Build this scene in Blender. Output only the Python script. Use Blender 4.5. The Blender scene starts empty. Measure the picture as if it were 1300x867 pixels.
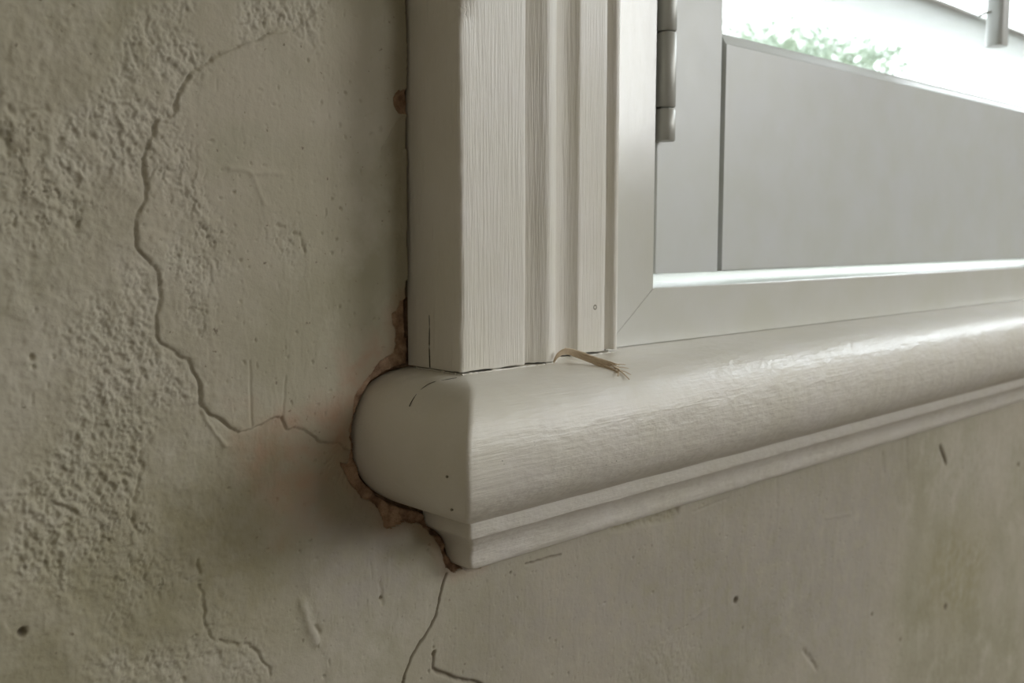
import bpy, math, random
import numpy as np
from math import radians, cos, sin, pi, sqrt
MM = 0.001
random.seed(4)

# ------------------------------------------------------------------ camera, sky, lights, exposure
scene = bpy.context.scene
col = scene.collection
FPX, PITCH, YAW = 1270.0, 6.0008, 46.1647
cam_d = bpy.data.cameras.new('camera'); cam = bpy.data.objects.new('camera', cam_d); col.objects.link(cam)
cam_d.sensor_width = 36.0; cam_d.lens = 36.0 * FPX / 1300.0
cam_d.clip_start = 0.02; cam_d.clip_end = 200
cam.location = (0, -0.350, 0)
cam.rotation_euler = (radians(90 - PITCH), 0, radians(YAW - 90))
cam_d.dof.use_dof = True; cam_d.dof.focus_distance = 0.430; cam_d.dof.aperture_fstop = 14.0
scene.camera = cam

world = bpy.data.worlds.new('overcast_sky'); scene.world = world; world.use_nodes = True
bgn = world.node_tree.nodes['Background']
bgn.inputs[0].default_value = (0.90, 0.97, 1.0, 1); bgn.inputs[1].default_value = 4.2

def area(name, loc, target, sx, sy, power, color, spread=180):
    d = bpy.data.lights.new(name, 'AREA'); d.shape = 'RECTANGLE'; d.size = sx; d.size_y = sy
    d.energy = power; d.color = color; d.spread = radians(spread)
    o = bpy.data.objects.new(name, d); col.objects.link(o); o.location = loc
    v = np.array(target) - np.array(loc)
    from mathutils import Vector
    o.rotation_euler = Vector(v).to_track_quat('-Z', 'Y').to_euler()
    return o
# daylight entering the room by its other windows: two in the right wall, one high up near the photographed wall, one larger further back; behind the camera an added fill lamp that softens the casing's shadow
area('daylight_right_window', (3.17, -0.50, 1.18), (0, -0.3, 0.0), 0.6, 0.7, 19, (0.86, 0.94, 1.0))
area('daylight_side_window', (3.17, -2.62, 0.95), (0.3, 0, 0.0), 1.2, 1.15, 38, (1.0, 0.99, 0.97))
area('added_rear_fill', (1.5, -3.47, 0.80), (0.4, 0, 0.0), 0.85, 0.75, 8, (1.0, 0.99, 0.96))
scene.view_settings.view_transform = 'Standard'
scene.view_settings.look = 'None'
scene.view_settings.gamma = 1.0
scene.view_settings.use_curve_mapping = False
scene.view_settings.exposure = 0.07

# ------------------------------------------------------------------ where a spot of the photographed wall lies (mm on the wall plane)
_p, _y = radians(PITCH), radians(YAW)
_F = np.array([cos(_y)*cos(_p), sin(_y)*cos(_p), -sin(_p)]); _R = np.array([sin(_y), -cos(_y), 0]); _U = np.cross(_R, _F)
_C = np.array([0, -350.0, 0])
def onwall(u, v, y=0.0):
    d = _F*FPX + _R*(u-650) + _U*(433.5-v); t = (y-_C[1])/d[1]; P = _C + d*t
    return P[0], P[2]
def W(pts): return np.array([onwall(u, v) for u, v in pts])

# ------------------------------------------------------------------ noise
_rng = np.random.RandomState(11); _perm = _rng.permutation(512); _perm = np.concatenate([_perm, _perm, _perm])
_ga = _rng.rand(512)*2*pi; _gx, _gy = np.cos(_ga), np.sin(_ga)
def perlin(x, y, seed=0):
    x = x + seed*17.31; y = y - seed*9.77
    xi = np.floor(x).astype(np.int64); yi = np.floor(y).astype(np.int64); xf = x-xi; yf = y-yi
    def g(ix, iy, dx, dy):
        h = _perm[(_perm[ix & 511] + iy) & 511]; return _gx[h]*dx + _gy[h]*dy
    u = xf**3*(xf*(xf*6-15)+10); v = yf**3*(yf*(yf*6-15)+10)
    a = g(xi, yi, xf, yf); b = g(xi+1, yi, xf-1, yf); c = g(xi, yi+1, xf, yf-1); d = g(xi+1, yi+1, xf-1, yf-1)
    return ((a*(1-u)+b*u)*(1-v) + (c*(1-u)+d*u)*v)*1.5
def fbm(x, y, s, octv=4, gain=0.5, seed=0):
    r = 0; a = 1; n = 0
    for k in range(octv):
        r = r + a*perlin(x/s, y/s, seed+k*3); n += a; a *= gain; s *= 0.5
    return r/n
def inside(X, Z, P):
    m = np.zeros(X.shape, bool); n = len(P)
    for i in range(n):
        x1, z1 = P[i]; x2, z2 = P[(i+1) % n]
        if z1 == z2: continue
        c = ((Z < z1) != (Z < z2)) & (X < (x2-x1)*(Z-z1)/(z2-z1)+x1)
        m ^= c
    return m
def dist(X, Z, P, pad=60.0):
    D = np.full(X.shape, 1e3); 
    for i in range(len(P)-1):
        (x1, z1), (x2, z2) = P[i], P[i+1]
        sel = (X > min(x1, x2)-pad) & (X < max(x1, x2)+pad) & (Z > min(z1, z2)-pad) & (Z < max(z1, z2)+pad)
        if not sel.any(): continue
        xs, zs = X[sel], Z[sel]; dx, dz = x2-x1, z2-z1; L = dx*dx+dz*dz+1e-9
        t = np.clip(((xs-x1)*dx+(zs-z1)*dz)/L, 0, 1)
        D[sel] = np.minimum(D[sel], np.hypot(xs-x1-t*dx, zs-z1-t*dz))
    return D
def ss(a, b, x):
    t = np.clip((x-a)/(b-a), 0, 1); return t*t*(3-2*t)
def ring(P): return np.vstack([P, P[:1]])
def softmask(X, Z, P, soft, wob=0.0, seed=0):
    Xw = X + wob*fbm(X, Z, 14, 3, seed=seed); Zw = Z + wob*fbm(X, Z, 14, 3, seed=seed+5)
    m = inside(Xw, Zw, P); d = dist(Xw, Zw, ring(P), soft*1.5+2)
    return np.where(m, 0.5+0.5*np.clip(d/soft, 0, 1), 0.5-0.5*np.clip(d/soft, 0, 1))

# ------------------------------------------------------------------ materials
def mat(name):
    m = bpy.data.materials.new(name); m.use_nodes = True; nt = m.node_tree
    return m, nt, nt.nodes['Principled BSDF']
def N(nt, t, **kw):
    n = nt.nodes.new(t)
    for k, v in kw.items(): setattr(n, k, v)
    return n
def ramp(nt, src, stops):
    r = N(nt, 'ShaderNodeValToRGB'); e = r.color_ramp.elements
    while len(e) < len(stops): e.new(0.5)
    for q, (p, c) in zip(e, stops): q.position = p; q.color = c if len(c) == 4 else (*c, 1)
    nt.links.new(src, r.inputs[0]); return r.outputs[0]
def noise(nt, scale, detail=4, rough=0.55, stretch=(1, 1, 1), src=None):
    tc = N(nt, 'ShaderNodeTexCoord'); mp = N(nt, 'ShaderNodeMapping'); mp.inputs['Scale'].default_value = stretch
    nt.links.new(tc.outputs['Object'], mp.inputs[0])
    n = N(nt, 'ShaderNodeTexNoise'); n.inputs['Scale'].default_value = scale; n.inputs['Detail'].default_value = detail
    n.inputs['Roughness'].default_value = rough; nt.links.new(mp.outputs[0], n.inputs['Vector']); return n.outputs['Fac']
def mixc(nt, f, a, b, mode='MIX'):
    m = N(nt, 'ShaderNodeMix', data_type='RGBA', blend_type=mode)
    for s, v in ((m.inputs[0], f), (m.inputs[6], a), (m.inputs[7], b)):
        if hasattr(v, 'links') or isinstance(v, bpy.types.NodeSocket): nt.links.new(v, s)
        else: s.default_value = v if not isinstance(v, tuple) or len(v) == 4 else (*v, 1)
    return m.outputs[2]
def bump(nt, hs, bs, prev=None):
    b = N(nt, 'ShaderNodeBump'); b.inputs['Strength'].default_value = 1.0; b.inputs['Distance'].default_value = bs
    nt.links.new(hs, b.inputs['Height'])
    if prev: nt.links.new(prev, b.inputs['Normal'])
    return b.outputs[0]

def paint(name, base, rough, grain, dist_g, dist_b, rvar=0.12, coarse=55, lumps=0.0):
    """brushed gloss paint on wood; grain = texture scale per axis (small along the brush stroke)"""
    m, nt, p = mat(name)
    g = noise(nt, 900, 5, 0.6, grain); b = noise(nt, coarse, 3, 0.5); d = noise(nt, 240, 4, 0.62, tuple(0.10+0.90*k for k in grain))
    c = mixc(nt, ramp(nt, noise(nt, 28, 4), [(0.35, (0, 0, 0)), (0.7, (1, 1, 1))]), tuple(k*0.95 for k in base[:2])+(base[2]*0.90,), base)
    nt.links.new(c, p.inputs['Base Color'])
    nt.links.new(bump(nt, d, dist_b, bump(nt, g, dist_g, bump(nt, b, dist_b*1.6))), p.inputs['Normal'])
    if lumps:
        k = N(nt, 'ShaderNodeMath', operation='MULTIPLY'); nt.links.new(noise(nt, 150, 3, 0.55, (0.6, 1, 1)), k.inputs[0])
        nt.links.new(ramp(nt, noise(nt, 9, 2, 0.5, (0.6, 1, 1)), [(0.40, (0.1, 0.1, 0.1)), (0.56, (1, 1, 1))]), k.inputs[1])
        nt.links.new(bump(nt, k.outputs[0], lumps, p.inputs['Normal'].links[0].from_socket), p.inputs['Normal'])
    mr = N(nt, 'ShaderNodeMapRange'); nt.links.new(d, mr.inputs[0]); mr.inputs[3].default_value = rough-rvar; mr.inputs[4].default_value = rough+rvar
    nt.links.new(mr.outputs[0], p.inputs['Roughness'])
    p.inputs['Specular IOR Level'].default_value = 0.5
    return m
CREAM = (0.735, 0.70, 0.645)
M_CASE = paint('brushed_cream_paint_vertical', CREAM, 0.42, (1, 1, 0.035), 0.0005, 0.00025)
M_SILL = paint('brushed_cream_paint_along_sill', CREAM, 0.37, (0.04, 1, 1), 0.00022, 0.00032, 0.07, 45, 0.0010)
M_SHUT = paint('satin_white_shutter_paint', (0.62, 0.635, 0.63), 0.36, (0.2, 1, 0.2), 0.00002, 0.00003)
M_FRAME = paint('satin_white_frame_paint', (0.66, 0.655, 0.62), 0.19, (1, 1, 0.2), 0.00004, 0.00006, 0.04)
def plain(name, c, rough, metal=0.0, nz=0.0):
    m, nt, p = mat(name)
    cc = mixc(nt, noise(nt, 120, 3), tuple(k*0.88 for k in c), c); nt.links.new(cc, p.inputs['Base Color'])
    p.inputs['Roughness'].default_value = rough; p.inputs['Metallic'].default_value = metal
    if nz: nt.links.new(bump(nt, noise(nt, 300, 4), nz), p.inputs['Normal'])
    return m
M_HINGE = plain('painted_hinge_metal', (0.50, 0.50, 0.46), 0.42, 0.25)
M_CRACK = plain('dark_open_crack', (0.055, 0.045, 0.03), 0.9)
M_SCUFF = plain('greyish_dirt', (0.25, 0.23, 0.18), 0.9)
M_WHITE = plain('matt_white_wall_paint', (0.44, 0.40, 0.325), 0.85)
M_FLOOR = plain('oak_floor_boards', (0.12, 0.08, 0.05), 0.6)
M_GROUND = plain('pale_gravel', (0.75, 0.76, 0.74), 0.9)
M_UPVC = plain('white_window_sash', (0.8, 0.81, 0.8), 0.4)

def plaster():
    m, nt, p = mat('old_lime_plaster')
    big = noise(nt, 9, 4, 0.6); mid = noise(nt, 34, 5, 0.6); fine = noise(nt, 500, 4, 0.6)
    c = mixc(nt, ramp(nt, big, [(0.36, (0, 0, 0)), (0.64, (1, 1, 1))]), (0.355, 0.33, 0.237), (0.45, 0.41, 0.325))
    c = mixc(nt, ramp(nt, mid, [(0.50, (0, 0, 0)), (0.72, (0.9, 0.9, 0.9))]), c, (0.49, 0.455, 0.37))
    c = mixc(nt, ramp(nt, noise(nt, 17, 4, 0.65), [(0.56, (0, 0, 0)), (0.75, (0.55, 0.55, 0.55))]), c, (0.295, 0.28, 0.185))
    spk = ramp(nt, noise(nt, 330, 2, 0.5), [(0.70, (0, 0, 0)), (0.76, (1, 1, 1))])
    c = mixc(nt, spk, c, (0.22, 0.19, 0.14))
    for attr, cc in (('pale', (0.56, 0.53, 0.46)), ('pink', (0.44, 0.30, 0.215)), ('moss', (0.33, 0.30, 0.185)), ('lilac', (0.40, 0.365, 0.325)), ('recess_shade', (0.13, 0.10, 0.065))):
        a = N(nt, 'ShaderNodeAttribute', attribute_name=attr); c = mixc(nt, a.outputs['Fac'], c, cc)
    nt.links.new(c, p.inputs['Base Color']); p.inputs['Roughness'].default_value = 0.82
    p.inputs['Specular IOR Level'].default_value = 0.25
    nt.links.new(bump(nt, fine, 0.00018, bump(nt, noise(nt, 140, 4), 0.0004)), p.inputs['Normal'])
    return m
M_PLASTER = plaster()
def brownplaster():
    m, nt, p = mat('exposed_brown_undercoat')
    c = mixc(nt, ramp(nt, noise(nt, 150, 5, 0.65), [(0.38, (0, 0, 0)), (0.62, (1, 1, 1))]), (0.22, 0.13, 0.08), (0.50, 0.34, 0.23))
    nt.links.new(c, p.inputs['Base Color']); p.inputs['Roughness'].default_value = 0.9
    nt.links.new(bump(nt, noise(nt, 420, 5, .65), 0.0012), p.inputs['Normal']); return m
M_BROWN = brownplaster()

def glass():
    m = bpy.data.materials.new('clear_window_glass'); m.use_nodes = True; nt = m.node_tree; nt.nodes.clear()
    o = N(nt, 'ShaderNodeOutputMaterial'); mx = N(nt, 'ShaderNodeMixShader'); t = N(nt, 'ShaderNodeBsdfTransparent'); g = N(nt, 'ShaderNodeBsdfGlossy')
    g.inputs['Roughness'].default_value = 0.02; lw = N(nt, 'ShaderNodeLayerWeight'); lw.inputs[0].default_value = 0.5; pw = N(nt, 'ShaderNodeMath', operation='POWER'); pw.inputs[1].default_value = 5.0
    nt.links.new(lw.outputs['Facing'], pw.inputs[0]); sc_ = N(nt, 'ShaderNodeMath', operation='MULTIPLY_ADD'); sc_.inputs[1].default_value = 0.9; sc_.inputs[2].default_value = 0.04
    nt.links.new(pw.outputs[0], sc_.inputs[0]); nt.links.new(sc_.outputs[0], mx.inputs[0]); nt.links.new(t.outputs[0], mx.inputs[1]); nt.links.new(g.outputs[0], mx.inputs[2]); nt.links.new(mx.outputs[0], o.inputs[0])
    return m
M_GLASS = glass()

# ------------------------------------------------------------------ object helpers (all geometry given in mm)
def obj(name, V, Fc, m, parent=None, smooth=False, angle=None):
    me = bpy.data.meshes.new(name); me.from_pydata([(a*MM, b*MM, c*MM) for a, b, c in V], [], [tuple(f) for f in Fc])
    me.materials.append(m)
    import bmesh
    bm = bmesh.new(); bm.from_mesh(me); bmesh.ops.recalc_face_normals(bm, faces=bm.faces)
    if smooth:
        for f in bm.faces: f.smooth = True
        if angle is not None:
            for e in bm.edges:
                if len(e.link_faces) == 2 and e.calc_face_angle(0) > radians(angle): e.smooth = False
    bm.to_mesh(me); bm.free()
    o = bpy.data.objects.new(name, me); col.objects.link(o)
    if parent: o.parent = parent
    return o
def empty(name, loc=(0, 0, 0)):
    """an Empty at a thing's base; its parts are built in room coordinates and hung on it"""
    o = bpy.data.objects.new(name, None); col.objects.link(o); o.location = tuple(k*MM for k in loc); o.empty_display_size = 0.02
    return o
def hang(parent):
    """parts were modelled in room coordinates: shift their vertices into the parent's frame"""
    for c in parent.children:
        if c.type == 'MESH' and not c.get('_moved'):
            from mathutils import Matrix
            c.data.transform(Matrix.Translation(-parent.location)); 
            for g in c.children:
                g.data.transform(Matrix.Translation(-parent.location))
def tag(o, label=None, cat=None, group=None, kind=None):
    for k, v in (('label', label), ('category', cat), ('group', group), ('kind', kind)):
        if v: o[k] = v
    return o
def box(x0, x1, y0, y1, z0, z1, b=0.0):
    """box with chamfered edges (b mm)"""
    if b <= 0:
        V = [(x, y, z) for x in (x0, x1) for y in (y0, y1) for z in (z0, z1)]
        return V, [(0, 1, 3, 2), (4, 6, 7, 5), (0, 4, 5, 1), (2, 3, 7, 6), (0, 2, 6, 4), (1, 5, 7, 3)]
    import bmesh
    V, Fc = box(x0, x1, y0, y1, z0, z1)
    bm = bmesh.new(); vs = [bm.verts.new(v) for v in V]
    for f in Fc: bm.faces.new([vs[i] for i in f])
    bmesh.ops.recalc_face_normals(bm, faces=bm.faces)
    bmesh.ops.bevel(bm, geom=bm.edges[:], offset=b, segments=3, profile=0.5, affect='EDGES')
    bm.verts.index_update()
    V = [tuple(v.co) for v in bm.verts]; Fc = [[v.index for v in f.verts] for f in bm.faces]; bm.free(); return V, Fc
def grid_faces(nu, nv, closed_u=False):
    Fc = []
    for j in range(nv-1):
        for i in range(nu if closed_u else nu-1):
            a = j*nu+i; b = j*nu+(i+1) % nu; Fc.append((a, b, b+nu, a+nu))
    return Fc
def join(*parts):
    V, Fc = [], []
    for v, f in parts:
        o = len(V); V += list(v); Fc += [tuple(i+o for i in q) for q in f]
    return V, Fc
def extrude(profile, ts, f):
    """closed profile swept over ts; f(point, t, index) -> xyz; ends capped"""
    n = len(profile); V = [f(p, t, i) for t in ts for i, p in enumerate(profile)]
    Fc = grid_faces(n, len(ts), True); Fc += [tuple(range(n-1, -1, -1)), tuple(range((len(ts)-1)*n, len(ts)*n))]
    return V, Fc
def tube(pts, radii, n=8, flat=1.0):
    pts = [np.array(p, float) for p in pts]; V = []
    for i, p in enumerate(pts):
        t = pts[min(i+1, len(pts)-1)] - pts[max(i-1, 0)]; t /= np.linalg.norm(t)+1e-9
        a = np.cross(t, (0, 0, 1.0)); a = a/(np.linalg.norm(a)+1e-9) if np.linalg.norm(a) > 1e-3 else np.array([1.0, 0, 0]); b = np.cross(t, a)
        for k in range(n):
            q = 2*pi*k/n; V.append(tuple(p + a*cos(q)*radii[i] + b*sin(q)*radii[i]*flat))
    Fc = grid_faces(n, len(pts), True); Fc += [tuple(range(n-1, -1, -1)), tuple(range((len(pts)-1)*n, len(pts)*n))]
    return V, Fc

# ------------------------------------------------------------------ room shell
XL, XR, YB, ZF, ZC = -1300, 3200, -3500, -960, 1650        # room limits in mm
OX0, OX1, OZ0, OZ1 = 440, 1500, -27.0, 640                # window opening in the photographed wall
def struct(name, label, V, Fc, m):
    return tag(obj(name, V, Fc, m), label, 'room', kind='structure')
struct('floor', 'dark wooden floor of the room', *box(XL, XR, YB, 130, ZF-40, ZF), M_FLOOR)
struct('ceiling', 'pale painted ceiling of the room', *box(XL, XR, YB, 130, ZC, ZC+40), M_WHITE)
struct('wall_left', 'pale plastered wall on the far left of the room', *box(XL-80, XL, YB, 130, ZF, ZC), M_WHITE)
# the right wall has window openings for daylight; the rear opening is added for fill
def wall_with_hole(axis, c0, c1, a0, a1, h0, h1, hz0, hz1):
    ps = []
    for (p0, p1, q0, q1) in ((a0, h0, ZF, ZC), (h1, a1, ZF, ZC), (h0, h1, ZF, hz0), (h0, h1, hz1, ZC)):
        ps.append(box(c0, c1, p0, p1, q0, q1) if axis == 'x' else box(p0, p1, c0, c1, q0, q1))
    return join(*ps)
struct('wall_right', 'pale plastered wall with a small high window on the right of the room', *join(wall_with_hole('x', XR, XR+80, -1800, 130, -800, -200, 830, 1530), wall_with_hole('x', XR, XR+80, YB, -1800, -3220, -2020, 350, 1550)), M_WHITE)
struct('wall_rear', 'pale plastered wall behind the viewer', *wall_with_hole('y', YB-80, YB, XL, XR, 1050, 1950, 400, 1200), M_WHITE)

# ------------------------------------------------------------------ the old plaster wall, as one height field
def spacing(stops):
    out = [stops[0][0]]
    for (a, s0), (b, s1) in zip(stops[:-1], stops[1:]):
        while out[-1] < b - 1e-6:
            t = (out[-1]-a)/(b-a); out.append(out[-1] + s0+(s1-s0)*t)
        out[-1] = b
    return np.array(out)
gx = spacing([(60, .7), (95, .5), (330, .5), (600, 1.0), (1120, 1.9)])
gz = spacing([(-480, 2.0), (-300, 0.95), (-235, .55), (-170, .5), (112, .5), (190, 1.5)])
X, Z = np.meshgrid(gx, gz)

CR = [(345, 42), (320, 52), (300, 60), (280, 68), (262, 78), (250, 86), (240, 98), (232, 110), (225, 122), (221, 138), (222, 148),
      (204, 148), (196, 163), (190, 177), (184, 200), (182, 222), (187, 238), (185, 250), (177, 268), (171, 288), (173, 312), (180, 322),
      (190, 332), (201, 345), (204, 365), (201, 390), (198, 408), (196, 425), (205, 436), (220, 446), (230, 453), (240, 457), (244, 468), (251, 484),
      (254, 500), (255, 516), (264, 525), (278, 533), (290, 542), (303, 549), (317, 543), (335, 538), (345, 531), (357, 530), (364, 545), (372, 543),
      (385, 544), (394, 553), (402, 561), (412, 563), (430, 560), (440, 572)]
CRw = W(CR); CRj = CRw + 0.0
patch = np.vstack([CRw, W([(520, 560), (520, 0), (420, 0), (372, 40)])])
Xw = X + 1.4*fbm(X, Z, 7, 3, seed=2); Zw = Z + 1.4*fbm(X, Z, 7, 3, seed=7)
d_cr = dist(Xw, Zw, CRw, 80); in_patch = inside(Xw, Zw, patch)
H = 1.6*fbm(X, Z, 90, 3, seed=1) + 0.35*fbm(X, Z, 26, 3, seed=4)
# the raised skim coat to the right of the crack
var = 0.55+0.45*np.clip(1.2*fbm(X, Z, 30, 2, seed=3)+0.6, 0, 1.3)
H += np.where(in_patch, 1.0*np.exp(-d_cr/38.0)*var, 0)
H -= 0.8*1.5*np.exp(-(d_cr/0.6)**2)*np.clip(0.65+1.1*fbm(X, Z, 9, 2, seed=8), 0.1, 1.4)
# rough bare areas
R1 = [(168, 30), (225, -5), (410, -5), (400, 55), (350, 38), (300, 56), (252, 84), (228, 116), (218, 150), (195, 172), (180, 215), (172, 232), (150, 222), (128, 238), (70, 225), (50, 190), (105, 135), (150, 92)]
R2 = [(142, 322), (182, 338), (198, 370), (193, 425), (225, 456), (243, 476), (250, 510), (230, 515), (192, 520), (186, 575), (172, 625), (150, 672), (110, 745), (-20, 750), (-20, 620), (50, 590), (98, 500), (112, 452), (82, 432), (112, 382), (138, 352)]
R3 = [(150, 740), (190, 700), (170, 790), (215, 815), (262, 812), (310, 818), (333, 836), (343, 875), (110, 880), (118, 800)]
R4 = [(800, 830), (850, 800), (885, 815), (890, 880), (780, 880)]
R5 = [(222, 300), (240, 325), (275, 320), (292, 338), (268, 355), (262, 420), (248, 430), (236, 400), (240, 360), (212, 350), (205, 320)]
R6 = [(340, 290), (372, 292), (388, 318), (375, 336), (350, 322)]
R7 = [(190, 150), (232, 165), (262, 255), (288, 300), (260, 330), (240, 300), (210, 250), (188, 240)]
R8 = [(-20, 120), (60, 190), (128, 238), (115, 300), (60, 300), (-20, 300)]
R9 = [(130, 600), (190, 620), (190, 700), (230, 760), (150, 760), (110, 700)]
rough = np.zeros_like(X)
R10 = [(190, 690), (262, 705), (258, 760), (330, 800), (200, 812), (150, 790)]
for P, a, s in ((R10, .4, 8), (R1, 1.0, 5), (R2, 1.0, 5), (R3, .75, 7), (R4, .4, 8), (R5, .65, 4), (R6, .7, 4), (R7, .55, 5), (R8, .55, 14), (R9, .5, 12)):
    rough = np.maximum(rough, a*softmask(X, Z, W(P), s, 7, seed=6))
rough *= ss(-0.45, 0.0, fbm(X, Z, 22, 3, seed=13))
sx = X*0.92 + Z*0.38; sz = -X*0.38 + Z*0.92                     # the trowel dragged from upper right to lower left
c1 = 0.42*np.tanh(3.2*fbm(sx*1.25, sz, 4.6, 4, 0.62, seed=21)); c2 = np.abs(fbm(sx, sz, 3.2, 3, 0.6, seed=25)); c3 = fbm(X, Z, 2.2, 2, 0.6, seed=29)
H += rough*(1.5*np.clip(c1, -0.6, 0.45) + 1.5*(0.22-c2) + 0.45*c3)
H -= 0.5*rough
# broken, flaking skin: fine torn edges inside the patched areas
tear = np.zeros_like(X)
for P in (R5, R6, R7, R8, R9): tear = np.maximum(tear, softmask(X, Z, W(P), 4, 8, seed=16))
tl = np.abs(fbm(X*1.5, Z*0.9, 11, 4, 0.6, seed=18)); H -= 0.75*tear*(1-ss(0.0, 0.035, tl)); H += 0.35*tear*ss(0.03, 0.06, fbm(X*1.5, Z*0.9, 11, 4, 0.6, seed=18))
left = 1-ss(150, 205, X + 0.15*Z)
lump = fbm(X, Z, 16, 4, 0.55, seed=33)
H += left*(0.9*np.clip(lump-0.02, 0, 0.6) - 0.9*np.clip(-lump-0.12, 0, 1))*1.3
# trowel flakes: thin plates with a sharp lower edge
fl = fbm(X, Z*0.8, 24, 4, 0.55, seed=41); H += 0.30*ss(0.06, 0.16, fl)*left*ss(-0.1, 0.2, fbm(X, Z, 12, 2, seed=43))
fl2 = fbm(X*1.6, Z*0.35, 16, 4, 0.6, seed=46); H += 0.10*ss(0.16, 0.20, fl2)
# faint vertical trowel streaks everywhere
H += 0.028*fbm(X*3, Z*0.18, 9, 4, 0.7, seed=51)*(1-rough) + 0.05*fbm(X, Z, 4, 3, seed=55)
# pits
pits = perlin(X/2.6, Z/2.6, 61); H -= 0.7*ss(0.60, 0.78, pits)*(0.35+0.65*ss(-0.1, 0.25, fbm(X, Z, 30, 2, seed=62)))
fib = softmask(X, Z, W([(398, 568), (425, 560), (443, 575), (445, 610), (425, 622), (400, 600)]), 3, 4, seed=161)
H += fib*0.45*fbm(X*0.6+Z*0.8, X*1.6-Z*1.2, 1.8, 3, 0.7, seed=163) - 0.15*fib
stp = W([(374, 690), (376, 730), (384, 770), (396, 800), (404, 830), (410, 870), (700, 870), (560, 760), (470, 690)]); dst = dist(X, Z, stp[:6], 60)
H += np.where(inside(X, Z, stp), 0.7*np.exp(-dst/22), 0)*ss(0, 6, dst)
mt = left*fbm(X, Z, 7.5, 3, 0.6, seed=165); H += 0.55*np.clip(mt-0.05, 0, 1) - 0.8*np.clip(-mt-0.18, 0, 1)
def line(pts, w, depth, wob=1.0, gate=None):
    """cut (depth > 0) or raise a line in the plaster"""
    global H
    d = dist(X+wob*fbm(X, Z, 5, 3, seed=71), Z+wob*fbm(X, Z, 5, 3, seed=77), W(pts), 12)
    g = np.exp(-(d/w)**2)
    if gate is not None: g = g*ss(gate-0.1, gate+0.1, fbm(X, Z, 6, 2, seed=79))
    H -= depth*g; return g
recess_shade = np.zeros_like(X)  # mask that paints shade into cracks and holes, on top of their carved depth
for pts, w, dp, wob, gate in (
    ([(315, 458), (316, 500), (317, 540)], .5, .6, .3, None), ([(361, 478), (359, 505), (357, 530)], .45, .5, .5, None),
    ([(331, 255), (340, 272), (350, 285), (362, 288), (380, 300), (387, 318)], .5, .8, 1.5, -.1),
    ([(250, 260), (258, 290), (268, 312)], .5, .7, 1.5, -.1),
    ([(252, 712), (253, 735), (256, 760), (261, 790), (264, 806), (275, 815), (300, 817), (318, 820), (330, 832), (339, 845), (343, 855)], .6, 1.1, 1.6, -.15),
    ([(176, 560), (178, 590), (172, 625), (165, 650), (175, 680)], .8, 1.1, 2, -.1),
    ([(70, 640), (98, 653)], .8, 1.2, 1, None), ([(84, 668), (98, 671)], .7, .9, 1, None),
    ([(232, 532), (238, 565)], .6, .6, 1.5, 0), ([(255, 520), (268, 545), (285, 565)], .7, -.7, 1, None),
    ([(290, 214), (320, 219), (357, 220)], 1.1, -.55, 1, None), ([(318, 222), (335, 258)], .9, -.35, 1, None),
    ([(384, 765), (392, 790), (402, 815)], 2.2, -1.0, 1, None), ([(400, 795), (405, 803)], .9, 1.2, .5, None),
    ([(40, 250), (85, 270)], 1.6, -.9, 2, None), ([(60, 175), (66, 195)], 1.3, -.7, 1, None), ([(0, 165), (14, 190)], 1.8, 1.8, 2, None),
    ([(85, 270), (98, 288)], 1.0, .8, 1, None), ([(95, 215), (104, 225)], 1.4, -1.0, 1, None), ([(0, 120), (20, 150), (60, 135)], 1.5, .9, 3, -.1),
    ([(484, 742), (487, 768)], .8, .6, 1, None), ([(471, 715), (474, 735)], .5, .3, .5, None),
    ([(880, 650), (925, 633)], .7, .4, .5, None), ([(1010, 573), (1018, 583)], .9, 1.0, .5, None),
    ([(878, 785), (900, 770)], 1.2, -.35, 1, None), ([(1048, 658), (1080, 652)], 1.2, -.4, 1, None),
    ([(1020, 825), (1036, 848)], 1.6, 1.2, 2, None), ([(545, 700), (550, 708)], 1, 1, 1, None),
    ([(985, 560), (986, 640)], 1.5, .35, 2, None), ([(1150, 555), (1152, 595)], 2.5, .7, 2, None), ([(1120, 575), (1122, 600)], 2.5, .6, 2, None)):
    line(pts, w, dp, wob, gate)
# fine crack running down from under the sill, the lip of an old repair, a slot and screw holes
for pts, w, dp in (([(568, 728), (563, 742), (558, 760), (554, 780), (547, 796), (540, 806), (531, 820), (524, 832), (518, 845), (514, 857), (511, 870)], .42, 2.2),
                   ([(551, 850), (562, 855), (578, 861), (604, 867), (620, 872)], .8, 1.6), ([(551, 828), (550, 848)], .7, 1.0),
                   ([(667, 716), (685, 711), (712, 704)], .38, 1.8), ([(1194, 567), (1198, 578), (1201, 588)], 1.6, 3.5)):
    g = line(pts, w, dp, 0.8); recess_shade = np.maximum(recess_shade, 0.75*g)
for u, v, r, dp in ((934, 762, 1.9, 5.0), (942, 797, 1.0, 2.0), (28, 803, 1.5, 3.0), (551, 829, 1.1, 2.5), (485, 760, .9, 1.5), (829, 752, .8, 1.0), (648, 727, .7, 1.2),
                    (1108, 780, 1.6, 1.0), (1143, 812, 1.5, .8), (1200, 770, 3.0, 1.0), (1293, 590, 2.5, 1.5), (803, 708, .7, 1.0), (432, 265, .8, 1.0), (421, 252, .6, .8), (390, 77, .6, .8), (408, 130, .7, .8),
                    (375, 422, .6, .8), (431, 389, .6, .8), (40, 455, 1.0, 1.2), (42, 466, .8, 1.2), (40, 452, .8, .9), (340, 698, .6, .9), (380, 700, .6, .9)):
    px_, pz_ = onwall(u, v); r2 = r*(1+0.35*fbm(X, Z, 2.5, 2, seed=88)); g = np.exp(-((np.hypot(X-px_, Z-pz_))/r2)**4); H -= dp*g
    if r > 1.4: recess_shade = np.maximum(recess_shade, g*0.8)
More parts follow.
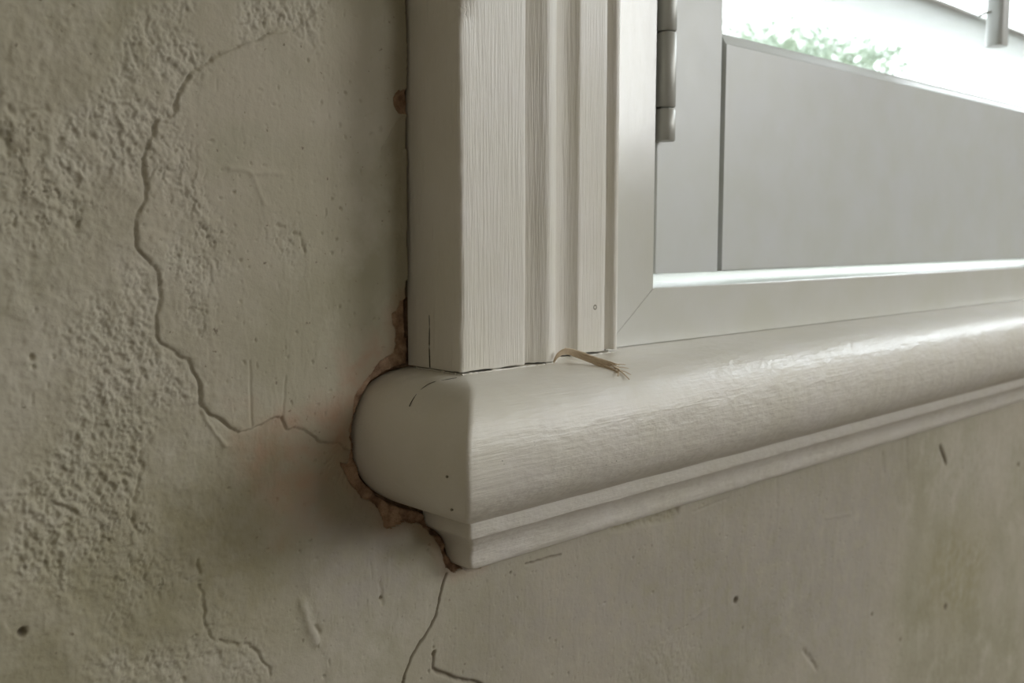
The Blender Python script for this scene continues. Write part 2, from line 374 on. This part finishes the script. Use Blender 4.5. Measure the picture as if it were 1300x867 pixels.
# chipped edge of the plaster just below the apron
chip = softmask(X, Z, W([(770, 668), (800, 655), (862, 636), (862, 648), (850, 660), (825, 664), (800, 670), (775, 676)]), 1.6, 3, seed=91)
H -= chip*(1.4+0.8*fbm(X, Z, 3, 2, seed=93)); 
# hollow of exposed brown undercoat round the end of the sill, and its small twin higher up beside the casing
HB = [(528, 376), (516, 378), (509, 381), (506, 392), (499, 398), (497, 410), (502, 422), (503, 436), (497, 448), (487, 457), (476, 463), (468, 478), (455, 493), (448, 508), (445, 530),
      (443, 552), (444, 575), (442, 588), (430, 585), (436, 600), (446, 612), (454, 628), (466, 635), (477, 640), (483, 655), (487, 669), (496, 672), (507, 668), (516, 663), (528, 664), (538, 668), (548, 680),
      (556, 692), (563, 708), (568, 722), (578, 727), (592, 722), (612, 716), (600, 690), (560, 640), (520, 560), (534, 470)]
HB2 = [(530, 110), (515, 111), (506, 114), (501, 120), (499, 131), (502, 140), (507, 146), (516, 147), (530, 147)]
HC = [(530, 146), (512, 147), (503, 156), (496, 168), (489, 180), (484, 187), (485, 199), (490, 208), (500, 212), (508, 207), (516, 190), (530, 185)]
jx = X + 1.6*fbm(X, Z, 6, 3, seed=95); jz = Z + 1.6*fbm(X, Z, 6, 3, seed=97)
m1 = inside(jx, jz, W(HB)); m2 = inside(jx, jz, W(HB2)); m3 = inside(jx, jz, W(HC))
brown = m1 | m2
d1 = dist(jx, jz, ring(W(HB)), 30); d2 = dist(jx, jz, ring(W(HB2)), 30); d3 = dist(jx, jz, ring(W(HC)), 30)
dip = np.where(m1, np.clip(d1/0.9, 0, 1)*1.7, 0) + np.where(m2, np.clip(d2/1.2, 0, 1)*1.2, 0) + np.where(m3 & ~m2, np.clip(d3/0.8, 0, 1)*0.6, 0)
H -= dip*(1+0.25*fbm(X, Z, 8, 3, seed=99)); H += np.where(brown, 0.5*fbm(X, Z, 3.2, 3, seed=98), 0)
# the open gap along casing and sill end
OUT = W([(517.4, -40), (518, 0), (520.5, 230), (523.5, 466), (505, 471), (492, 475), (475, 487), (462, 505), (453, 530), (451, 555), (455, 580), (463, 605), (480, 625), (500, 636), (541, 650), (543, 652), (548, 668), (565, 680), (575, 700), (586, 716), (606, 719)])
d_out = dist(X, Z, OUT, 30)
zpx = Z
gapw = 1.0 + 1.0*np.clip(fbm(X, Z, 18, 3, seed=101)+0.2, 0, 1) + np.where((Z < -19) & (Z > -45), 1.2, 0)*(X > 262) + np.where((Z < -128) & (Z > -160), 1.5*ss(0, .4, fbm(X, Z, 9, 2, seed=105)), 0)
H -= 7*(1-ss(gapw*0.7, gapw*1.15, d_out + 0.25*fbm(X, Z, 2, 2, seed=103)))
# colour patches of the plaster itself, plus a painted highlight on one ridge
def blotch(P, soft, a, seed): return a*softmask(X, Z, W(P), soft, 12, seed)*np.clip(0.75+1.1*fbm(X, Z, 10, 4, seed=seed+1), 0, 1)
pink = np.maximum.reduce([blotch([(305, 545), (365, 540), (400, 570), (405, 620), (395, 665), (370, 670), (350, 640), (325, 600)], 12, 1.0, 111),
                          blotch([(460, 430), (495, 440), (480, 480), (452, 520), (440, 575), (400, 560), (385, 530), (430, 500), (440, 460)], 8, .85, 115),
                          0.5*np.clip(1-d1/7.0, 0, 1)*(~m1)])
moss = np.maximum.reduce([blotch([(1180, 700), (1215, 660), (1260, 690), (1240, 780), (1210, 800), (1170, 770)], 22, .75, 121), blotch([(0, 640), (260, 640), (330, 760), (200, 867), (0, 867)], 40, .6, 125),
                          blotch([(160, 620), (330, 600), (370, 760), (240, 780)], 30, .85, 128)])
pale = np.maximum.reduce([blotch([(1170, 560), (1300, 520), (1300, 610), (1190, 640)], 25, .4, 131), blotch([(980, 640), (1090, 640), (1090, 720), (990, 740)], 25, .3, 133),
                          blotch([(180, 560), (260, 540), (250, 640), (190, 620)], 10, .5, 135), blotch([(-10, 300), (120, 300), (110, 420), (60, 560), (-10, 600)], 25, .35, 137), blotch([(400, 740), (560, 740), (520, 870), (330, 870), (400, 820)], 20, .4, 139), blotch([(200, 820), (335, 825), (335, 870), (190, 870)], 8, .5, 149), rough*0.30, 0.8*line([(387, 768), (402, 812)], 2.0, 0, 1)*0.8])  # last term paints the lit edge of the raised ridge into the colour
lilac = np.maximum(blotch([(395, 640), (470, 640), (540, 700), (560, 760), (420, 790), (390, 740)], 14, .7, 151), blotch([(620, 730), (980, 600), (1150, 560), (1100, 867), (580, 867)], 40, .7, 141), blotch([(-10, 90), (150, 60), (110, 230), (-10, 300)], 30, .5, 143))
# long shallow step left by the trowel and the brushed, fibrous patch beside the sill end

moss = np.maximum(moss, chip*0.6)

def wall_mesh():
    global H
    ny, nx = X.shape
    idx = np.arange(ny*nx).reshape(ny, nx)
    q = np.stack([idx[:-1, :-1], idx[:-1, 1:], idx[1:, 1:], idx[1:, :-1]], -1).reshape(-1, 4)
    xc = (X[:-1, :-1]+X[1:, 1:]).ravel()/2; zc = (Z[:-1, :-1]+Z[1:, 1:]).ravel()/2
    hid = ((xc > 330) & (zc > -140)) | ((xc > 285) & (zc > -50))
    edge = np.minimum.reduce([X-gx[0], gx[-1]-X, Z-gz[0], gz[-1]-Z]); Hh = H*ss(0, 12, edge)
    co = np.stack([X, -Hh, Z], -1).reshape(-1, 3)*MM
    b = (brown.ravel()[q].sum(1) >= 3) & ~hid
    def mk(name, faces, m, parent=None, attrs=True, extra=None):
        used, inv = np.unique(faces, return_inverse=True); v = co[used]; f = inv.reshape(-1, 4)
        at = {k: a.ravel()[used] for k, a in (('pink', pink), ('moss', moss), ('pale', pale), ('lilac', lilac), ('recess_shade', recess_shade))}
        if extra is not None:
            ev = np.array(extra[0])*MM; ef = np.array(extra[1])+len(v); v = np.vstack([v, ev]); f = np.vstack([f, ef])
            at = {k: np.concatenate([a, np.zeros(len(ev))]) for k, a in at.items()}
        me = bpy.data.meshes.new(name); me.vertices.add(len(v)); me.vertices.foreach_set('co', v.astype(np.float32).ravel())
        me.loops.add(f.size); me.loops.foreach_set('vertex_index', f.astype(np.int32).ravel())
        me.polygons.add(len(f)); me.polygons.foreach_set('loop_start', np.arange(0, f.size, 4, dtype=np.int32)); me.update(calc_edges=True)
        if attrs:
            for k, a in at.items():
                t = me.attributes.new(k, 'FLOAT', 'POINT'); t.data.foreach_set('value', a.astype(np.float32))
        sm = np.ones(len(f), bool); me.polygons.foreach_set('use_smooth', sm); me.materials.append(m); me.validate()
        o = bpy.data.objects.new(name, me); col.objects.link(o)
        if parent: o.parent = parent
        return o
    x0, x1, z0, z1 = gx[0], gx[-1], gz[0], gz[-1]
    def rect(a, b_, c, d): return [(a, 0, c), (b_, 0, c), (b_, 0, d), (a, 0, d)]
    rects = [rect(XL, x0, ZF, ZC), rect(x1, XR, ZF, OZ0-28), rect(OX1, XR, OZ0-28, ZC), rect(x0, x1, ZF, z0), rect(x0, OX0, z1, ZC), rect(OX0, OX1, OZ1, ZC)]
    ex = ([p for r in rects for p in r], [[4*i, 4*i+1, 4*i+2, 4*i+3] for i in range(len(rects))])
    w = mk('wall_front', q[(~hid) & (~b)], M_PLASTER, extra=ex)
    tag(w, 'cracked old lime plaster wall, beige and grey-green, round the window', 'wall', kind='structure')
    e = mk('exposed_undercoat', q[b], M_BROWN, parent=w, attrs=False)
    tag(e, 'pinkish brown undercoat showing where the plaster broke away beside the sill')
    # thickness of the wall: the reveals of the opening behind the shutter
    r = obj('window_reveal', *join(box(OX0-30, OX0, 8, 170, OZ0-40, OZ1+30), box(OX1, OX1+30, 8, 170, OZ0-40, OZ1+30), box(OX0, OX1, 8, 170, OZ1, OZ1+30)), M_WHITE, parent=w)
    return w
wall = wall_mesh()

# ------------------------------------------------------------------ sill: bullnose board and cove apron, returned to the wall at its left end
def spline(P, n):
    P = [np.array(p, float) for p in P]; out = []
    for i in range(len(P)-1):
        a, b, c, d = P[max(i-1, 0)], P[i], P[i+1], P[min(i+2, len(P)-1)]
        for k in range(n):
            t = k/n; out.append(0.5*((2*b)+(c-a)*t+(2*a-5*b+4*c-d)*t*t+(3*b-a-3*c+d)*t**3))
    out.append(P[-1]); return out
def returned(profile, xend, r=2.4, amp=0.25, seed=0, cap_back=4.0):
    """profile of (p, yf, z): p = projection beyond the casing at the left return, yf = face of the front run"""
    rows = []
    tr = np.linspace(0, 1, 15)
    xs = spacing([(0, 3.5), (260, 5), (xend-280, 22)])
    for (p, yf, z) in profile:
        x0 = 274.5-p; row = []
        for t in tr[:-1]: row.append((x0, cap_back+(yf+r-cap_back)*t, z))
        for k in range(1, 5):
            t = k/5; row.append((x0+r*t*t, yf+r*(1-t)**2, z))
        for s in xs: row.append((x0+r+s*(xend-x0-r)/xs[-1], yf, z))
        rows.append(row)
    A = np.array(rows)
    n = amp*perlin(A[..., 0]/34+A[..., 1]/21, A[..., 2]/17, 200+seed) + amp*0.4*perlin(A[..., 0]/8, A[..., 2]/6+A[..., 1]/7, 210+seed)
    A[..., 1] += n*np.where(A[..., 1] < -1, 1, 0); A[..., 2] += 0.6*n*(A[..., 2] < profile[0][2]-1.5)
    nr, nc = A.shape[:2]; V = [tuple(v) for v in A.reshape(-1, 3)]
    Fc = grid_faces(nc, nr)
    Fc.append(tuple(j*nc+nc-1 for j in range(nr)))
    return V, Fc
ZS = -58.0
bull = [(-38, 5, ZS), (-20, -13, ZS), (-6, -28, ZS), (0, -36, ZS-.2)] + [tuple(v) for v in spline([(5, -43, ZS-.7), (10, -50, -59.4), (15, -57, -61.0), (21, -63, -64.0), (26.5, -68.3, -69.5), (30, -71.4, -77), (31, -72.3, -85), (30.2, -71.4, -94), (27, -67.5, -103), (20.5, -59.5, -110.8), (11, -48, -117.0), (2, -38.5, -121.3), (-7, -29.6, -125.2)], 4)] + [(-14, -21, -125.6), (-38, 5, -125.6)]
cove = [(-14, -21, -125.0), (-8.2, -28.6, -125.4)] + [(-8.4, -28.6, -127), (-8.6, -28.4, -131), (-9.6, -27.4, -133.2)] + [tuple(v) for v in spline([(-12.5, -24.0, -134.8), (-16, -20.5, -137.5), (-19.5, -16.8, -141.5), (-21.2, -14.6, -145.5), (-22, -13.4, -149)], 3)] + [(-22.6, -12.6, -151.5), (-24.3, -11.2, -154), (-27.5, -9.4, -155.2), (-38, 5, -155.4)]
sill = empty('trim_2', (274, 0, -155))
sb = obj('sill_board', *returned(bull, 1645, seed=1), M_SILL, sill, True, 38)
cv = obj('apron_moulding', *returned(cove, 1645, seed=5), M_SILL, sill, True, 38)

# thin bead of old paint along the foot of the casing
bp = spline([(274.2, -3, ZS+.1), (274.1, -20, ZS+.1), (274.2, -33.2, ZS+.1), (275.5, -33.9, ZS), (290, -33.9, ZS), (313, -33.9, ZS), (325, -33.9, ZS), (333, -31.8, ZS), (343, -23.4, ZS), (350, -21.4, ZS), (357, -24.6, ZS), (377, -24.2, ZS), (388, -23.6, ZS)], 14)
bp = [np.array(q)+np.array([0, -.25*abs(perlin(np.array(i/2.2), np.array(.7), 401)), 0]) for i, q in enumerate(bp)]
obj('paint_bead', *tube(bp, [max(.06, .30+.55*float(perlin(np.array(i/1.9), np.array(.3), 400))) for i in range(len(bp))], 7), M_SILL, sb, True)
# paint cracks and flecks in the sill board
def surf(x, y):                                            # height of the board's top at (x, y)
    ys = [36, 43, 50, 57, 63, 68.3]; zs = [ZS-.2, ZS-.7, -59.4, -61.0, -64.0, -69.5]; q = -y
    return float(np.interp(q, ys, zs)) if x > 245 else ZS
def px2ret(u, v):                                          # spot on the rounded top of the left return
    from math import hypot
    best = None
    for i in range(len(bull)-1):
        p, yf, z = bull[i]
        d = _F*FPX + _R*(u-650) + _U*(433.5-v); t = (274.5-p-_C[0])/d[0]; P = _C+d*t
        e = abs(P[2]-z)
        if best is None or e < best[0]: best = (e, P)
    return best[1]
ck = [px2ret(u, v) for u, v in ((520, 516), (524, 508), (530, 500), (537, 493), (546, 487), (556, 484), (568, 482), (580, 480))]
ck = [(c[0]-.12, c[1], c[2]+.12) for c in ck]
obj('paint_crack', *tube(spline(ck, 3), [0.22]*22, 6, 0.6), M_CRACK, sb, True)
for (u, v, x) in ((568, 605, 0), (574, 647, 0)):
    P = px2ret(u, v); obj('paint_fleck', *tube([P-np.array([.5, 0, 0]), P+np.array([.25, 0, 0])], [.55, .5], 8), M_SCUFF, sb, True)
def front_pt(u, v):
    best = None
    for p, yf, z in spline([b for b in bull[4:-2]], 4):
        d = _F*FPX + _R*(u-650) + _U*(433.5-v); t = (yf-_C[1])/d[1]; P = _C+d*t; e = abs(P[2]-z)
        if best is None or e < best[0]: best = (e, P)
    return best[1]
fl = []
for u, v, r in ((783, 585, .35), (790, 582, .45), (795, 580, .4), (799, 577, .35), (770, 590, .25), (777, 587, .25), (638, 585, .45), (640, 589, .3), (679, 565, .4), (678, 561, .3)):
    P = front_pt(u, v); fl.append(tube([P+np.array([0, .3, 0]), P+np.array([0, -.12, 0])], [r, r*.7], 7, .6))
obj('paint_pitting', *join(*fl), M_SCUFF, sb, True)
hang(sill)
tag(sill, 'cream painted bullnose window sill with a stepped cove below, returned to the wall', 'window sill', kind='structure')

# ------------------------------------------------------------------ casing
case = empty('trim_1', (294, 0, ZS))
zs = [ZS+.9] + list(spacing([(ZS+1.6, 1.6), (110, 2.0), (200, 12), (700, 60)]))
zs = np.array(zs)
pb = [(274.5, 3)] + [(274.5, y) for y in np.linspace(-1, -31.4, 9)] + [(274.7, -32.4), (275.4, -33.1), (276.6, -33.3)] + [(x, -33.3) for x in np.linspace(280, 310, 8)] + [(311.6, -33.3), (312.4, -33.0), (313.0, -32.3), (313.2, -31.2), (313.2, 3)]
def fb(p, z, i):
    x, y = p
    if 8 <= i <= 13:
        w = 1 if 9 <= i <= 12 else 0.4
        x += w*(0.45*float(perlin(np.array(z/9.0), np.array(0.3), 300)) + 0.2*float(perlin(np.array(z/2.7), np.array(1.3), 301)))
        g = math.exp(-((z-95)/2.6)**2) + 0.7*math.exp(-((z-90)/1.6)**2); x += w*2.4*g; y += w*1.8*g
        g2 = math.exp(-((z+18)/6)**2); x += w*.5*g2
    x += 0.25*float(perlin(np.array(z/60.0), np.array(y/20), 310)) if y < -3 else 0
    if z < ZS+1: z = z + 0.9*abs(float(perlin(np.array(x/2.2), np.array(y/2.2), 320))) - .25
    return (x, y, z)
cb = obj('casing_board', *extrude(pb, zs, fb), M_CASE, case, True, 50)
prof = [(313.4, 3), (313.4, -27.0)] + [tuple(v) for v in spline([(313.6, -27.2), (317, -28.6), (321, -30.6), (324.5, -32.6), (327, -33.4), (330, -32.8), (333.5, -31.0), (337, -28.2), (340.5, -24.6), (343.5, -21.6), (346, -20.2), (349, -19.8), (352, -20.4), (355, -22.2), (356.6, -23.6)], 3)] + \
       [(357.4, -24.1), (358.6, -24.0), (366, -23.6), (374, -23.5), (377.0, -23.5), (377.9, -23.0), (378.3, -21.4), (378.9, -19.9), (380.4, -19.2), (382.4, -19.6), (383.8, -21.2), (384.6, -22.6), (386, -23.2), (387.8, -22.8), (389.2, -21.4), (389.8, -19), (390, 3)]
def ff(p, z, i):
    x, y = p
    y += 0.18*float(perlin(np.array(z/40.0), np.array(x/6), 330)) if y < 0 else 0
    if z < ZS+1: z = z + 0.6*abs(float(perlin(np.array(x/2.0), np.array(y/2.0), 340))) - .3 + (.4 if x > 357 else 0)
    return (x, y, z)
zs2 = np.array([ZS+.9] + list(spacing([(ZS+1.6, 4), (110, 8), (200, 20), (700, 60)])))
fm = obj('fluted_moulding', *extrude(prof, zs2, ff), M_CASE, case, True, 50)
# set back foot that carries casing and moulding on the sill; the open joint in front of it reads dark
obj('joint_filler', *box(278, 387, -16, 2, ZS, ZS+2.5), M_CRACK, case)
# split in the paint near the foot of the left face, nail hole in the moulding
obj('paint_crack', *tube(spline([(274.35, -12.5, ZS+1), (274.35, -12.2, ZS+9), (274.4, -12.4, ZS+18), (274.4, -12.3, ZS+24)], 4), [.3]*8+[.22]*4+[.1], 6), M_CRACK, case, True)
nx_, nz_ = onwall(755.5, 390, -23.6)
nh = []
for k in range(24):
    a = 2*pi*k/24; nh += [(nx_+cos(a)*1.5, -23.45, nz_+sin(a)*1.5), (nx_+cos(a)*1.05, -23.85, nz_+sin(a)*1.05), (nx_+cos(a)*.55, -23.5, nz_+sin(a)*.55)]
nf = []
for k in range(24):
    b = (k+1) % 24; nf += [(3*k, 3*b, 3*b+1, 3*k+1), (3*k+1, 3*b+1, 3*b+2, 3*k+2)]
nf.append(tuple(3*k+2 for k in range(24)))
obj('nail_hole', nh, nf, M_SCUFF, case, True)
# the same casing mirrored on the far side of the window, and the head above it
mx = 404+1545
for nm, src in (('casing_board', cb), ('fluted_moulding', fm)):
    V = [(mx-v.co.x/MM, v.co.y/MM, v.co.z/MM) for v in src.data.vertices]
    obj(nm, V, [tuple(p.vertices) for p in src.data.polygons], M_CASE, case, True, 50)
def fh(p, x, i): return (x, p[1], 700 - 40 + (390-p[0])*1.0)
obj('head_casing', *extrude(pb[::1], np.array([274.5, 1674.5]), lambda p, x, i: (x, p[1], 1013-p[0]*1.0)), M_CASE, case, True, 50)
hang(case)
tag(case, 'cream painted square casing board with fluted moulding down the left of the window', 'window casing', kind='structure')

# ------------------------------------------------------------------ window: fixed frame, deep ledge, sash and pane
win = empty('window_1', (820, 0, ZS))
FY = -13.0; FI = 429.5; LED = -27.6
# frame members mitred at the corners; inner edges slightly rounded
def mitred(side):
    w = [(390.2, FY), (FI-.5, FY), (FI-.15, FY+.2), (FI, FY+.6), (FI, 26), (390.2, 26)]   # section across the member
    zt = OZ1-22.3
    if side == 'left':  # runs in z; outer x=390.2, inner FI
        V = [(x, y, ZS+.35+(x-390.2)/(FI-390.2)*(LED-ZS-.35)) for x, y in w] + [(x, y, zt) for x, y in w]
    elif side == 'right':
        V = [(mx-x, y, ZS+.35+(x-390.2)/(FI-390.2)*(LED-ZS-.35)) for x, y in w] + [(mx-x, y, zt) for x, y in w]
    elif side == 'bottom':
        V = [(x+.2, y, ZS+.35+(x-390.2)/(FI-390.2)*(LED-ZS-.6)) for x, y in w] + [(mx-x-.2, y, ZS+.35+(x-390.2)/(FI-390.2)*(LED-ZS-.6)) for x, y in w]
    n = len(w); return V, [(i, (i+1) % n, n+(i+1) % n, n+i) for i in range(n)] + [tuple(range(n-1, -1, -1)), tuple(range(n, 2*n))]
obj('frame_stile', *mitred('left'), M_FRAME, win)
obj('frame_stile', *mitred('right'), M_FRAME, win)
obj('frame_rail', *mitred('bottom'), M_FRAME, win)
obj('frame_head', *box(388, mx-388, FY, 26, OZ1-22, 704, 1), M_FRAME, win)
obj('ledge', *box(OX0, OX1, 26.1, 168, LED-22, LED-.2), M_FRAME, win)
obj('joint_filler', *box(388, mx-388, -11.6, 20, ZS, ZS+3), M_SCUFF, win)
# outer sash and its pane
sash = obj('sash', *join(box(OX0, OX0+42, 120, 160, LED-.3, OZ1, 2), box(OX1-42, OX1, 120, 160, LED-.3, OZ1, 2), box(OX0+42, OX1-42, 120, 160, LED-.3, LED+26, 2), box(OX0+42, OX1-42, 120, 160, OZ1-42, OZ1, 2)), M_UPVC, win)
obj('window_pane', *box(OX0+40, OX1-40, 138, 142, LED+24, OZ1-40), M_GLASS, sash)
hang(win)
tag(win, 'white mitred shutter frame and window sash behind it', 'window', kind='structure')

# ------------------------------------------------------------------ the shutter panel
sh = empty('window_shutter', (441, 0, -21))
SY = -6.5; ST = 22; SX0, SX1 = 438.5, 498.6; RZ0, RZ1 = -20.6, 111.5; ZT = OZ1-26
def mirx(v): return [(mx-a, b, c) for a, b, c in v]
# stile with a bead worked on its inner edge
sp = [(SX0, ST), (SX0, SY+1.2), (SX0+.4, SY+.4), (SX0+1.2, SY), (SX1-1.2, SY), (SX1-.2, SY+.35), (SX1+.3, SY+1.5), (SX1+.5, SY+3.6), (SX1+1.6, SY+4.4), (SX1+3.0, SY+4.4), (SX1+3.8, SY+3.8), (SX1+3.9, SY+9), (SX1+3.9, ST)]
st = extrude(sp, np.array([RZ0, 100, 300, ZT]), lambda p, z, i: (p[0], p[1], z))
obj('stile', *st, M_SHUT, sh)
obj('stile', mirx(st[0]), st[1], M_SHUT, sh)
RX0, RX1 = SX1+4.1, mx-SX1-4.1
rp = [(SY+.9, RZ0), (SY+.2, RZ0+.4), (SY, RZ0+1.2), (SY, RZ1-.6), (SY+.6, RZ1), (SY+1.0, RZ1+.5), (SY+1.4, RZ1+1.2), (SY+3.2, RZ1+4.6), (SY+4.8, RZ1+6.4), (SY+7, RZ1+7), (ST-2, RZ1+7), (ST, RZ1+5), (ST, RZ0)]
rl = extrude(rp, np.array([RX0, RX1]), lambda p, x, i: (x, p[0], p[1]))
obj('bottom_rail', *rl, M_SHUT, sh)
obj('top_rail', *box(RX0, RX1, SY, ST, ZT-90, ZT, 1.2), M_SHUT, sh)
# louvres: elliptical blades, nearly level, all tied to the tilt rod
def louver_mesh(zc):
    prof = []
    for k in range(28):
        a = 2*pi*k/28; c, s = cos(a), sin(a)
        prof.append((32.5*np.sign(c)*abs(c)**0.75, 5.0*np.sign(s)*abs(s)**0.9))
    th = radians(3.5); P = [(8+a*cos(th)-b*sin(th), zc+a*sin(th)+b*cos(th)) for a, b in prof]
    return extrude(P, np.array([RX0+1, RX1-1]), lambda p, x, i: (x, p[0], p[1]))
for k in range(5):
    obj('louver', *louver_mesh(171.5+76*k), M_SHUT, sh, True, 60)
# tilt rod with rounded edges
TX, TY = 823, -36
rodp = []
for k in range(24):
    a = 2*pi*k/24; c, s = cos(a), sin(a); rodp.append((TX+8.6*np.sign(c)*abs(c)**.6, TY+7.0*np.sign(s)*abs(s)**.6))
def frod(p, z, i):
    q = 1 if z > 148 else 0.93
    return (TX+(p[0]-TX)*q, TY+(p[1]-TY)*q, z)
rod = obj('tilt_rod', *extrude(rodp, np.array([146.5, 148.2, 300, 500]), frod), M_SHUT, sh, True, 50)
for k in range(5):
    z = 170+76*k
    obj('staple', *tube([(TX-12, -26, z-1), (TX-11, -31, z+1), (TX-8, -34, z+2), (TX-2, -31, z)], [.9]*4, 8), M_HINGE, rod, True)
# butt hinge: three knuckles, pin, and the leaf let into the edge
hx, hy = 439.5, SY-5.2
def knuckle(z0, z1, r=5.3):
    V, ps = [], [(r-.6, z0), (r, z0+.6), (r, z1-.6), (r-.6, z1)]
    for rr, z in ps:
        for k in range(32): V.append((hx+rr*cos(2*pi*k/32), hy+rr*sin(2*pi*k/32), z))
    Fc = grid_faces(32, 4, True)+[tuple(range(31, -1, -1)), tuple(range(96, 128))]; return V, Fc
hg = obj('hinge', *box(FI+.3, SX0+14, SY-.9, SY+.9, 52, 150, .4), M_HINGE, sh)
for z0, z1 in ((51.0, 68.0), (68.9, 107.9), (108.8, 134)):
    obj('knuckle', *knuckle(z0, z1), M_HINGE, hg, True, 45)
obj('hinge_pin', *tube([(hx, hy, 51.4), (hx, hy, 133)], [2.9, 2.9], 16), M_HINGE, hg, True)
hang(sh)
tag(sh, 'white slatted window shutter with a plain bottom rail, seen inside the cream casing', 'shutter')

# ------------------------------------------------------------------ frayed sliver of wood lying on the sill
m, nt, p = mat('pale_wood_fibre'); nt.links.new(mixc(nt, noise(nt, 600, 3, .5, (.2, 1, 1)), (0.50, 0.37, 0.24), (0.72, 0.60, 0.44)), p.inputs['Base Color']); p.inputs['Roughness'].default_value = 0.7
M_SLIV = m
path = [(329.5, -34.5, -57.6), (331.5, -35.2, -54.8), (336, -36.5, -53.6), (341, -40, -55.6), (343.5, -46, -57.6), (345.3, -51.5, -59.2), (346.5, -56, -60.4)]
tips = [((345.2, -60, -60.9), (341.5, -62.8, -62.2)), ((348.8, -59.5, -60.9), (350.6, -62.8, -62.4)), ((350.5, -56, -59.6), (354.2, -58.5, -60.3)), ((347.5, -60.5, -61.5), (346.8, -65, -64)), ((352, -53.5, -58.6), (356, -55, -59))]
parts = []
rr = random.Random(3)
for s in range(9):
    t = tips[s % 5]; off = np.array([s*.10, s*.05, (s-1)*.33+.12*math.sin(s*2.1)])
    pts = [np.array(q)+off*(0.35+0.65*min(1, i/3))+max(0, i-4)*((s % 5)-2)*np.array([.25, .25, .28]) for i, q in enumerate(path)]
    if s >= 5: tip = [pts[-1]+np.array([rr.uniform(-.5, 1.5), -2.5, -.7])]
    else: tip = [np.array(t[0]), np.array(t[1])]
    sp_ = spline(list(pts)+tip, 4); n = len(sp_)
    parts.append(tube(sp_, [0.30+0.62*math.sin(pi*min(1, (i+2)/n))**.8 * (1 if i < n*.72 else max(.12, 1-(i-n*.72)/(n*.28))) for i in range(n)], 7, .55))
parts.append(tube(spline([(334, -36, -53.7), (336.4, -35, -52.2), (337.5, -34.5, -50.9)], 3), [.3, .28, .25, .22, .2, .15, .1], 6))
sv = empty('wood_splinter', (336, -40, ZS))
obj('splinter_body', *join(*parts), M_SLIV, sv, True)
hang(sv)
tag(sv, 'thin frayed tan sliver of wood lying on the sill at the foot of the moulding', 'splinter')

# ------------------------------------------------------------------ outside: pale ground and a few shrubs and trees seen through the louvres
struct('ground_outside', 'pale gravel ground outside the window', *box(-3000, 16000, 175, 16000, -1300, -1250), M_GROUND)
m, nt, p = mat('green_leaves'); nt.links.new(mixc(nt, noise(nt, 3, 3), (0.24, 0.31, 0.26), (0.33, 0.38, 0.27)), p.inputs['Base Color']); p.inputs['Roughness'].default_value = 0.6
M_LEAF = m; M_BARK = plain('grey_brown_bark', (0.16, 0.13, 0.10), 0.9)
def tree(name, x, y, h, w, label, seed):
    """x, y in mm; trunk and a crown of separate leaves"""
    t = empty(name, (x, y, -1250)); r = np.random.RandomState(seed)
    ps = [tube([(x, y, -1250), (x+40, y, -1250+h*.4), (x+20, y+30, -1250+h*.8)], [w*.05, w*.04, w*.02], 8)]
    for k in range(7):
        a = r.rand()*6.28; z0 = -1250+h*(.35+.07*k); ps.append(tube([(x+20, y, z0), (x+cos(a)*w*.25, y+sin(a)*w*.25, z0+h*.12), (x+cos(a)*w*.42, y+sin(a)*w*.42, z0+h*.2)], [w*.02, w*.014, w*.005], 6))
    obj('trunk', *join(*ps), M_BARK, t, True)
    V, Fc = [], []
    for k in range(5200):
        d = np.sign(q_ := r.uniform(-1, 1, 3))*np.abs(q_)**.75; rad = 1.0
        c = np.array([x, y, -1250+h*.68])+d*rad*np.array([w*.5, w*.5, h*.33])*(1+.05*math.sin(7*d[0]+seed)*math.cos(6*d[1]))
        u = r.normal(size=3); u /= np.linalg.norm(u); v = np.cross(u, r.normal(size=3)); v /= np.linalg.norm(v); s = w*.030*(0.7+.6*r.rand())
        o = len(V); V += [tuple(c-u*s*1.5), tuple(c+v*s*.6-u*s*.3), tuple(c+u*s*1.5), tuple(c-v*s*.6-u*s*.3)]; Fc.append((o, o+1, o+2, o+3))
    obj('foliage', V, Fc, M_LEAF, t); hang(t); tag(t, label, 'tree', 'trees outside the window')
tree('garden_tree', 6420, 3900, 2800, 420, 'narrow pale green tree outside, nearest the shutter stile, seen blurred through the gap', 5)
tree('garden_tree', 7080, 3950, 2830, 720, 'pale green tree outside, in the middle of the bright gap above the shutter rail', 8)
tree('garden_tree', 8020, 3950, 2820, 820, 'widest pale green tree outside, furthest right in the bright gap above the rail', 9)
